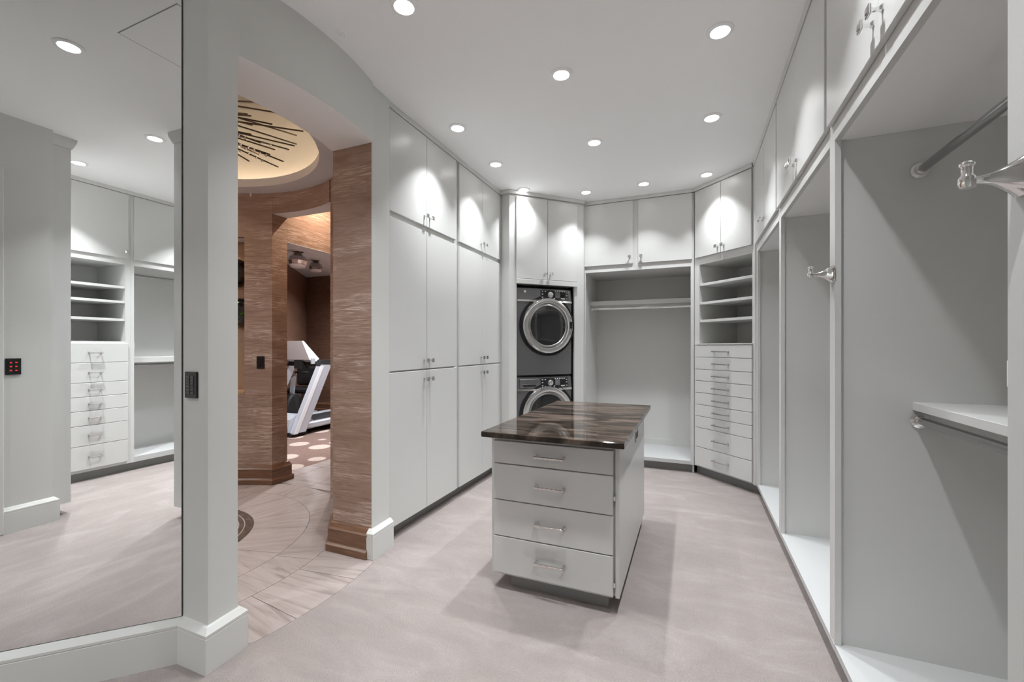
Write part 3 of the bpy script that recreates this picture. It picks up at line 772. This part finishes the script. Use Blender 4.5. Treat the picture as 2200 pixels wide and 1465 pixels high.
for x0, x1, y0, y1 in ((-3.90, -3.50, 3.14, 3.75), (-3.497, -3.10, 3.14, 3.75), (-3.90, -3.50, 3.753, 4.4), (-3.497, -3.10, 3.753, 4.4), (-4.10, -3.903, 3.26, 3.75), (-4.10, -3.903, 3.753, 4.4)):
    pts = [(x0 - CX, y0 - CY), (x1 - CX, y0 - CY), (x1 - CX, y1 - CY), (x0 - CX, y1 - CY)]
    bm = bmesh.new(); prism(bm, pts, -.012, -.0015); obj('tile', bm, 'tile', t)

def ring_wall(bm, r0, r1, a0, a1, z0, z1, n):
    prism(bm, arc(CX, CY, r0, a0, a1, n) + arc(CX, CY, r1, a1, a0, n), z0, z1)
NA0, NA1 = 117.1, 142.0
# curved wall, each covering drop a piece of its own
t = thing('wall_rotunda', 'curved rotunda wall with brown streaked wall covering', 'wall', (0, 0, 0), 0, kind='structure')
segs = [(NA1, 180, 0, 2.93), (180, 220, 0, 2.93), (220, 260, 0, 2.93), (260, 300, 0, 2.93), (300, 341, 0, 2.93), (NA0, NA1, 0, .905), (NA0, NA1, 2.488, 2.93), (111.64, NA0, 0, 2.93)]
for a0, a1, z0, z1 in segs:
    bm = bmesh.new(); ring_wall(bm, RI, RI + .05, a0, a1, z0, z1, max(3, int((a1 - a0) / 3)))
    obj('covering_drop', bm, 'paper', t)
bm = bmesh.new()
prism(bm, [(-3.90, 3.253), (-4.10, 3.253)] + arc(CX, CY, RI + .05, 112.5, 111.64, 1) + arc(CX, CY, RI, 111.64, 105.0, 5) + [(-3.90, 3.076)], 0, 2.93)
obj('covering_drop', bm, 'paper', t)
# header over the second opening, curved front, grey underside
bm = bmesh.new()
prism(bm, [(-3.90, 3.253)] + [(-3.90, 3.078)] + arc(CX, CY, RI, 104.2, 68.6, 10) + [(-3.09, 3.253)], 2.722, 2.93)
bm.normal_update()
for f in bm.faces:
    if f.normal.z < -.9: f.material_index = 1
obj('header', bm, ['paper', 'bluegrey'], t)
# niche
bm = bmesh.new()
ring_wall(bm, RI + .235, RI + .245, NA0 - 1, NA1 + 1, .895, 2.50, 8); 
o = struct('wall_niche', bm, 'nicheback', 'tan lined recess in the rotunda wall', 'niche')
bm = bmesh.new(); ring_wall(bm, RI + .05, RI + .235, NA0 - .4, NA0, .905, 2.488, 1); ring_wall(bm, RI + .05, RI + .235, NA1, NA1 + .4, .905, 2.488, 1); obj('niche_side', bm, 'nicheback', o)
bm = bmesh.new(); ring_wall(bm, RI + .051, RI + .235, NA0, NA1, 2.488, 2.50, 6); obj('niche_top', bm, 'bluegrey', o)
bm = bmesh.new(); ring_wall(bm, RI - .006, RI + .235, NA0, NA1, .9055, .930, 6); obj('niche_ledge', bm, 'lightwood', o)
nm = R(131)
downlight(CX + (RI + .12) * math.cos(nm), CY + (RI + .12) * math.sin(nm), 'small lamp set into the top of the niche', 2.487, 2.0, (1, .82, .60), .6, 'accent lamps in the rotunda', 120)
# baseboard of the rotunda
bm = bmesh.new(); sweep(bm, arc(CX, CY, RI, 200, 105.4, 26) + [(-3.899, 3.076), (-3.899, 3.253), (-3.935, 3.253)], WB, -1)
for v in bm.verts: pass
struct('baseboard_rotunda', bm, 'woodbase', 'brown wooden baseboard curving along the rotunda wall', 'baseboard')
# wall planters in the niche
def planter(ang, z, r, label, plant):
    a = R(ang); rad = RI + .232
    t = thing('wall_planter', label, 'planter', (CX + rad * math.cos(a), CY + rad * math.sin(a), z), a - R(90), 'black planters in the niche')
    bm = bmesh.new(); lathe(bm, [(r, 0), (r, .02), (r * .96, r * .35), (r * .82, r * .62), (r * .55, r * .85), (r * .45, r * .88), (r * .40, r * .80), (0, r * .78)], 36, 'y'); obj('pod', bm, 'gloss_black', t, True)
    if plant:
        for i in range(16):
            bm = bmesh.new(); an = random.uniform(0, 2 * math.pi); l = random.uniform(.03, .075)
            d = Vector((math.cos(an) * .6 + .5, -1.0, math.sin(an) * .7)).normalized(); p = Vector((r * .35, -r * .70, -r * .25)); s = d.orthogonal().normalized() * l * .28
            vs = [bm.verts.new(p), bm.verts.new(p + d * l * .5 + s), bm.verts.new(p + d * l), bm.verts.new(p + d * l * .5 - s), bm.verts.new(p + d * l * .5 + d.cross(s).normalized() * .006)]
            for q in ((0, 1, 4), (1, 2, 4), (2, 3, 4), (3, 0, 4), (0, 3, 2, 1)): bm.faces.new([vs[i2] for i2 in q])
            obj('leaf', bm, 'leaf', t)
planter(122.2, 1.745, .150, 'lower black round wall planter with a green sprig in the niche', True)
planter(124.4, 2.16, .150, 'upper black round wall planter in the niche', False)

# ceiling ring, cove lip, dome
bm = bmesh.new(); lathe(bm, [(1.130, 2.930), (RI + .12, 2.930), (RI + .12, 2.945), (1.150, 2.945)], 96, 'z', (CX, CY, 0))
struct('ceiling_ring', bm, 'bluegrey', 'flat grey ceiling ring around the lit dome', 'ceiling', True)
bm = bmesh.new(); lathe(bm, [(1.130, 2.930), (1.130, 3.005), (1.142, 3.005), (1.142, 2.9455)], 96, 'z', (CX, CY, 0))
struct('trim_8', bm, 'trimwhite', 'pale upstand lip of the dome cove', 'cove lip', True)
bm = bmesh.new(); prof = [(1.27, 2.946), (1.27, 3.02), (1.255, 3.10), (1.22, 3.18), (1.16, 3.26), (1.07, 3.335), (.95, 3.40), (.80, 3.455), (.62, 3.495), (.40, 3.525), (.20, 3.538), (0.0, 3.542)]
lathe(bm, prof, 96, 'z', (CX, CY, 0))
struct('ceiling_dome', bm, 'dome', 'shallow silvery dome glowing with warm cove light', 'dome', True)
bm = bmesh.new(); lathe(bm, [(1.19 + .009 * math.cos(R(q)), 2.962 + .009 * math.sin(R(q))) for q in range(0, 361, 60)], 96, 'z', (CX, CY, 0))
tag(obj('cove_light', bm, 'strip'), 'warm light strip hidden in the dome cove', 'light strip')
# hanging sculpture
t = thing('chandelier', 'dark bronze starburst of rods and crystals under the dome', 'chandelier', (CX, CY, 3.16))
bm = bmesh.new(); lathe(bm, [(0, -.16), (.05, -.15), (.085, -.10), (.09, -.04), (.06, .02), (.02, .04), (.02, .37)], 24); obj('hub', bm, 'bronze', t, True)
bm = bmesh.new(); tube(bm, (0, 0, 0), (1, 0, 0), .006, 8); me_rod = mesh_of('rod', bm, 'bronze', True)
random.seed(11)
bmc = bmesh.new()
for k in range(9):
    r_ = bmesh.ops.create_icosphere(bmc, subdivisions=1, radius=random.uniform(.010, .017), matrix=Matrix.Translation((.36 + k * .060 + random.uniform(-.01, .01), random.uniform(-.010, .010), random.uniform(-.012, .006))))
me_cry = mesh_of('crystal_string', bmc, 'crystal')
for k in range(110):
    an = 2 * math.pi * k / 110 + random.uniform(-.05, .05)
    Lr = random.uniform(.42, .98); tilt = random.uniform(-.04, .20)
    o = obj('rod', me_rod, None, t, loc=(.05 * math.cos(an), .05 * math.sin(an), random.uniform(-.14, .05)), rot=(0, tilt, an))
    o.scale = (Lr, 1, 1)
    if k % 2 == 0: obj('crystal_string', me_cry, None, o)
for an, lab in ((250, 'added rotunda downlight hidden behind the pillar'), (200, 'added rotunda downlight on the far side of the ring'), (310, 'added rotunda downlight above the mirror wall side')):  # unseen lamps added to lift the rotunda and its ceiling ring
    downlight(CX + 1.22 * math.cos(R(an)), CY + 1.22 * math.sin(R(an)), lab, 2.929, 14.0, (.90, .96, 1.0), .7, 'accent lamps in the rotunda', 140)
downlight(CX + 1.22 * math.cos(R(140)), CY + 1.22 * math.sin(R(140)), 'rotunda downlight grazing the brown wall by the niche', 2.929, 3.0, (1, .82, .62), .6, 'accent lamps in the rotunda', 140)

# ------------------------------------------------------------------ passage and gym
wall('wall_passage', [(-3.90, 3.2535), (-3.90, 5.0), (-4.10, 5.0), (-4.10, 3.2535)], 2.475, 3.3, 'paper', 'brown wall covering above the doorway to the exercise room')
wall('wall_passage_side', [(-3.90, 4.35), (-3.90, 5.0), (-4.10, 5.0), (-4.10, 4.35)], 0, 2.4745, 'paper', 'brown wall beside the exercise room doorway')
bm = bmesh.new(); box(bm, -4.10, -3.90, 3.2535, 4.35, 2.4715, 2.4748)
struct('trim_9', bm, 'bluegrey', 'grey underside of the exercise room doorway', 'soffit')
wall('wall_passage_end', [(-3.90, 4.95), (-3.05, 4.95), (-3.05, 5.0), (-3.90, 5.0)], 0, 3.3, 'paper', 'brown end wall of the passage')
wall('wall_passage_right', [(-3.09, 3.2535), (-3.05, 3.2535), (-3.05, 4.95), (-3.09, 4.95)], 0, 3.3, 'paper', 'brown wall across the passage from the doorway')
wall('wall_passage_front', [(-4.10, 3.17), (-3.05, 3.17), (-3.05, 3.253), (-4.10, 3.253)], 2.931, 3.3, 'paper', 'brown wall above the second header')
bm = bmesh.new(); box(bm, -4.1, -3.05, 3.17, 5.0, 3.2, 3.25); struct('ceiling_passage', bm, 'bluegrey', 'grey ceiling of the passage', 'ceiling')
downlight(-3.62, 3.62, 'warm downlight over the passage beyond the rotunda', 3.1995, 10.5, (1, .78, .58), .8, 'accent lamps in the rotunda', 150)
# gym
bm = bmesh.new(); prism(bm, [(-4.105, 3.0), (-4.105, 7.1), (-8.4, 7.1), (-8.4, 3.0)], -.05, -.004)
struct('floor_gym', bm, 'gymcarpet', 'brown carpet with large pale dots in the exercise room', 'carpet floor')
bm = bmesh.new(); box(bm, -8.4, -4.10, 3.0, 7.1, 2.90, 2.96); struct('ceiling_gym', bm, 'bluegrey', 'pale grey ceiling of the exercise room', 'ceiling')
bm = bmesh.new(); box(bm, -4.95, -4.101, 3.26, 6.97, 2.74, 2.8995); struct('ceiling_beam', bm, 'bluegrey', 'dropped grey ceiling band inside the exercise room', 'ceiling band')
wall('wall_gym_back', [(-8.4, 6.98), (-4.10, 6.98), (-4.10, 7.1), (-8.4, 7.1)], -.004, 2.90, 'grass', 'dark brown grasscloth wall behind the treadmill')
k = (1.275) / (-.937)
def gw(x): return 6.983 + (x + 7.779) * (-1.275 / .936)
wall('wall_gym_angled', [(-7.779, 6.979), (-4.98, gw(-4.98)), (-5.06, gw(-4.98)), (-7.86, 6.979)], -.004, 2.90, 'grass', 'dark brown grasscloth wall running diagonally behind the treadmill')
wall('wall_gym_side', [(-4.10, 5.0), (-4.04, 5.0), (-4.04, 7.1), (-4.10, 7.1)], -.004, 2.90, 'grass', 'brown side wall of the exercise room')
wall('wall_gym_front', [(-5.06, 3.2), (-4.101, 3.2535), (-4.101, 3.30), (-5.06, 3.25)], -.004, 2.90, 'grass', 'brown front wall of the exercise room')
bm = bmesh.new(); sweep(bm, [(-7.70, 6.98), (-4.11, 6.98)], WB, -1); struct('baseboard_gym', bm, 'woodbase', 'brown wooden baseboard behind the treadmill', 'baseboard')
for x, y, lab in ((-4.55, 4.9, 'added exercise room downlight near the doorway, out of view'), (-5.4, 6.5, 'added exercise room downlight toward the back wall, out of view'), (-5.0, 3.75, 'added exercise room downlight near the front wall, out of view')):
    downlight(x, y, lab, 2.7395 if x > -4.95 else 2.8995, 48.0, (.92, .96, 1.0), 1.0, 'added downlights in the exercise room', 150)  # unseen lamps added so the exercise room is lit

# treadmill
t = thing('treadmill', 'silver and black treadmill in the exercise room', 'treadmill', (-6.0, 4.75, 0), 0)
def tb(name, m, fn, smooth=False, parent=None):
    bm = bmesh.new(); fn(bm); return obj(name, bm, m, parent or t, smooth)
# local: x -.4..+.4 (near side +), y 0 front .. 1.9
for s in (1, -1):
    tb('side_rail', 'silverpaint', lambda bm: box(bm, s * .36 - .055, s * .36 + .055, .16, 1.90, .085, .185, .02))
    up = tb('upright', 'silverpaint', lambda bm: extrude_profile(bm, [(.0, .06), (.22, .06), (.74, 1.08), (.52, 1.09)], s * .40 - .045, s * .40 + .045))
    tb('upright_cover', 'whiteplastic', lambda bm: extrude_profile(bm, [(.0, .05), (.07, .05), (.57, 1.06), (.51, 1.07)], s * .40 - .05, s * .40 + .051), parent=up)
    tb('handrail', 'rubber', lambda bm: extrude_profile(bm, [(.50, 1.075), (.75, 1.07), (1.15, 1.09), (1.16, 1.15), (.78, 1.165), (.52, 1.165)], s * .40 - .04, s * .40 + .04))
tb('belt', 'rubber', lambda bm: box(bm, -.30, .30, .30, 1.86, .135, .160))
tb('motor_hood', 'silverpaint', lambda bm: extrude_profile(bm, [(-.02, .07), (-.02, .15), (.02, .26), (.12, .32), (.34, .30), (.46, .18), (.46, .07)], -.345, .345), False)
tb('base_skid', 'rubber', lambda bm: (box(bm, -.38, .38, .0, .30, 0, .065), box(bm, -.40, -.32, 1.6, 1.75, 0, .09), box(bm, .32, .40, 1.6, 1.75, 0, .09)))
tb('cross_bar', 'rubber', lambda bm: (bar(bm, (-.36, .56, 1.10), (.36, .56, 1.10), .07, .08), box(bm, -.09, .09, .46, .62, 1.02, 1.22)))
def console(bm):
    pr = [(.30, 1.475), (.335, 1.475), (.64, 1.18), (.55, 1.12), (.44, 1.17)]
    L_, R_ = -.36, .33
    a = [bm.verts.new((L_ + (.10 if z < 1.2 else 0), y, z)) for y, z in pr]; b = [bm.verts.new((R_ - (.05 if z < 1.2 else (.06 if z > 1.4 else 0)), y, z)) for y, z in pr]
    bm.faces.new(a); bm.faces.new(b[::-1])
    for i in range(5): bm.faces.new((a[(i + 1) % 5], a[i], b[i], b[(i + 1) % 5]))
c = tb('console', 'whiteplastic', console)
bm = bmesh.new(); extrude_profile(bm, [(.352, 1.466), (.356, 1.470), (.60, 1.234), (.596, 1.230)], -.28, .24); obj('screen', bm, 'panelblack', c)
for s in (-1, 1): tb('grip_cap', 'silverpaint', lambda bm: box(bm, s * .30 - .02, s * .30 + .02, .46, .52, 1.10, 1.20, .004))

# exercise bike behind the treadmill
t = thing('exercise_machine', 'black padded seated exercise machine behind the treadmill', 'exercise machine', (-6.75, 6.0, 0), R(20))
tb('seat_pad', 'vinyl', lambda bm: box(bm, -.24, .24, -.24, .20, .52, .62, .03), True)
tb('back_pad', 'vinyl', lambda bm: box(bm, -.24, .24, .16, .27, .64, 1.0, .03), True)
def fr(bm):
    bar(bm, (0, -.60, .08), (0, .42, .08), .08, .08); bar(bm, (-.32, .40, .04), (.32, .40, .04), .08, .08); bar(bm, (-.28, -.55, .04), (.28, -.55, .04), .08, .08)
    bar(bm, (0, 0, .08), (0, 0, .54), .08, .08, (0, 1, 0)); bar(bm, (0, .30, .08), (0, .22, .80), .06, .06, (0, 1, 0)); bar(bm, (0, -.5, .08), (0, -.34, .92), .06, .06, (0, 1, 0))
tb('frame', 'silverpaint', fr)
for s in (-1, 1): tb('arm_bar', 'bronze', lambda bm: (tube(bm, (s * .30, .22, .60), (s * .30, -.28, .62), .018), tube(bm, (s * .30, .22, .60), (s * .10, .26, .60), .018)), True)
tb('handle_bar', 'rubber', lambda bm: tube(bm, (-.26, -.35, .92), (.26, -.35, .92), .02), True)
tb('flywheel', 'rubber', lambda bm: lathe(bm, [(0, -.05), (.22, -.05), (.25, -.02), (.25, .02), (.22, .05), (0, .05)], 28, 'x', (0, -.38, .30)), True)

def glass_lamp(x, y, s, label):
    t = thing('ceiling_lamp', label, 'ceiling lamp', (x, y, 2.9), 0, 'faceted glass lamps in the exercise room')
    bm = bmesh.new(); lathe(bm, [(0, 0), (.09 * s, 0), (.09 * s, -.02), (0, -.025)], 20); obj('canopy', bm, 'chrome', t, True)
    bm = bmesh.new(); lathe(bm, [(.02 * s, -.02), (.06 * s, -.05 * s), (.12 * s, -.10 * s), (.145 * s, -.17 * s), (.13 * s, -.23 * s), (.08 * s, -.25 * s)], 9); obj('faceted_shade', bm, 'smoke', t)
    bm = bmesh.new(); lathe(bm, [(.08 * s, -.25 * s), (.128 * s, -.235 * s), (.115 * s, -.275 * s), (.05 * s, -.29 * s), (0, -.292 * s)], 20); obj('diffuser', bm, 'whiteplastic', t, True)
M['smoke'] = mat('smoked faceted glass', (0.22, 0.20, 0.21), 0.05, 0.6, coat=1.0)
glass_lamp(-5.75, 4.99, .95, 'nearer smoked faceted glass ceiling lamp in the exercise room')
glass_lamp(-6.05, 5.62, .75, 'farther faceted glass ceiling lamp in the exercise room')
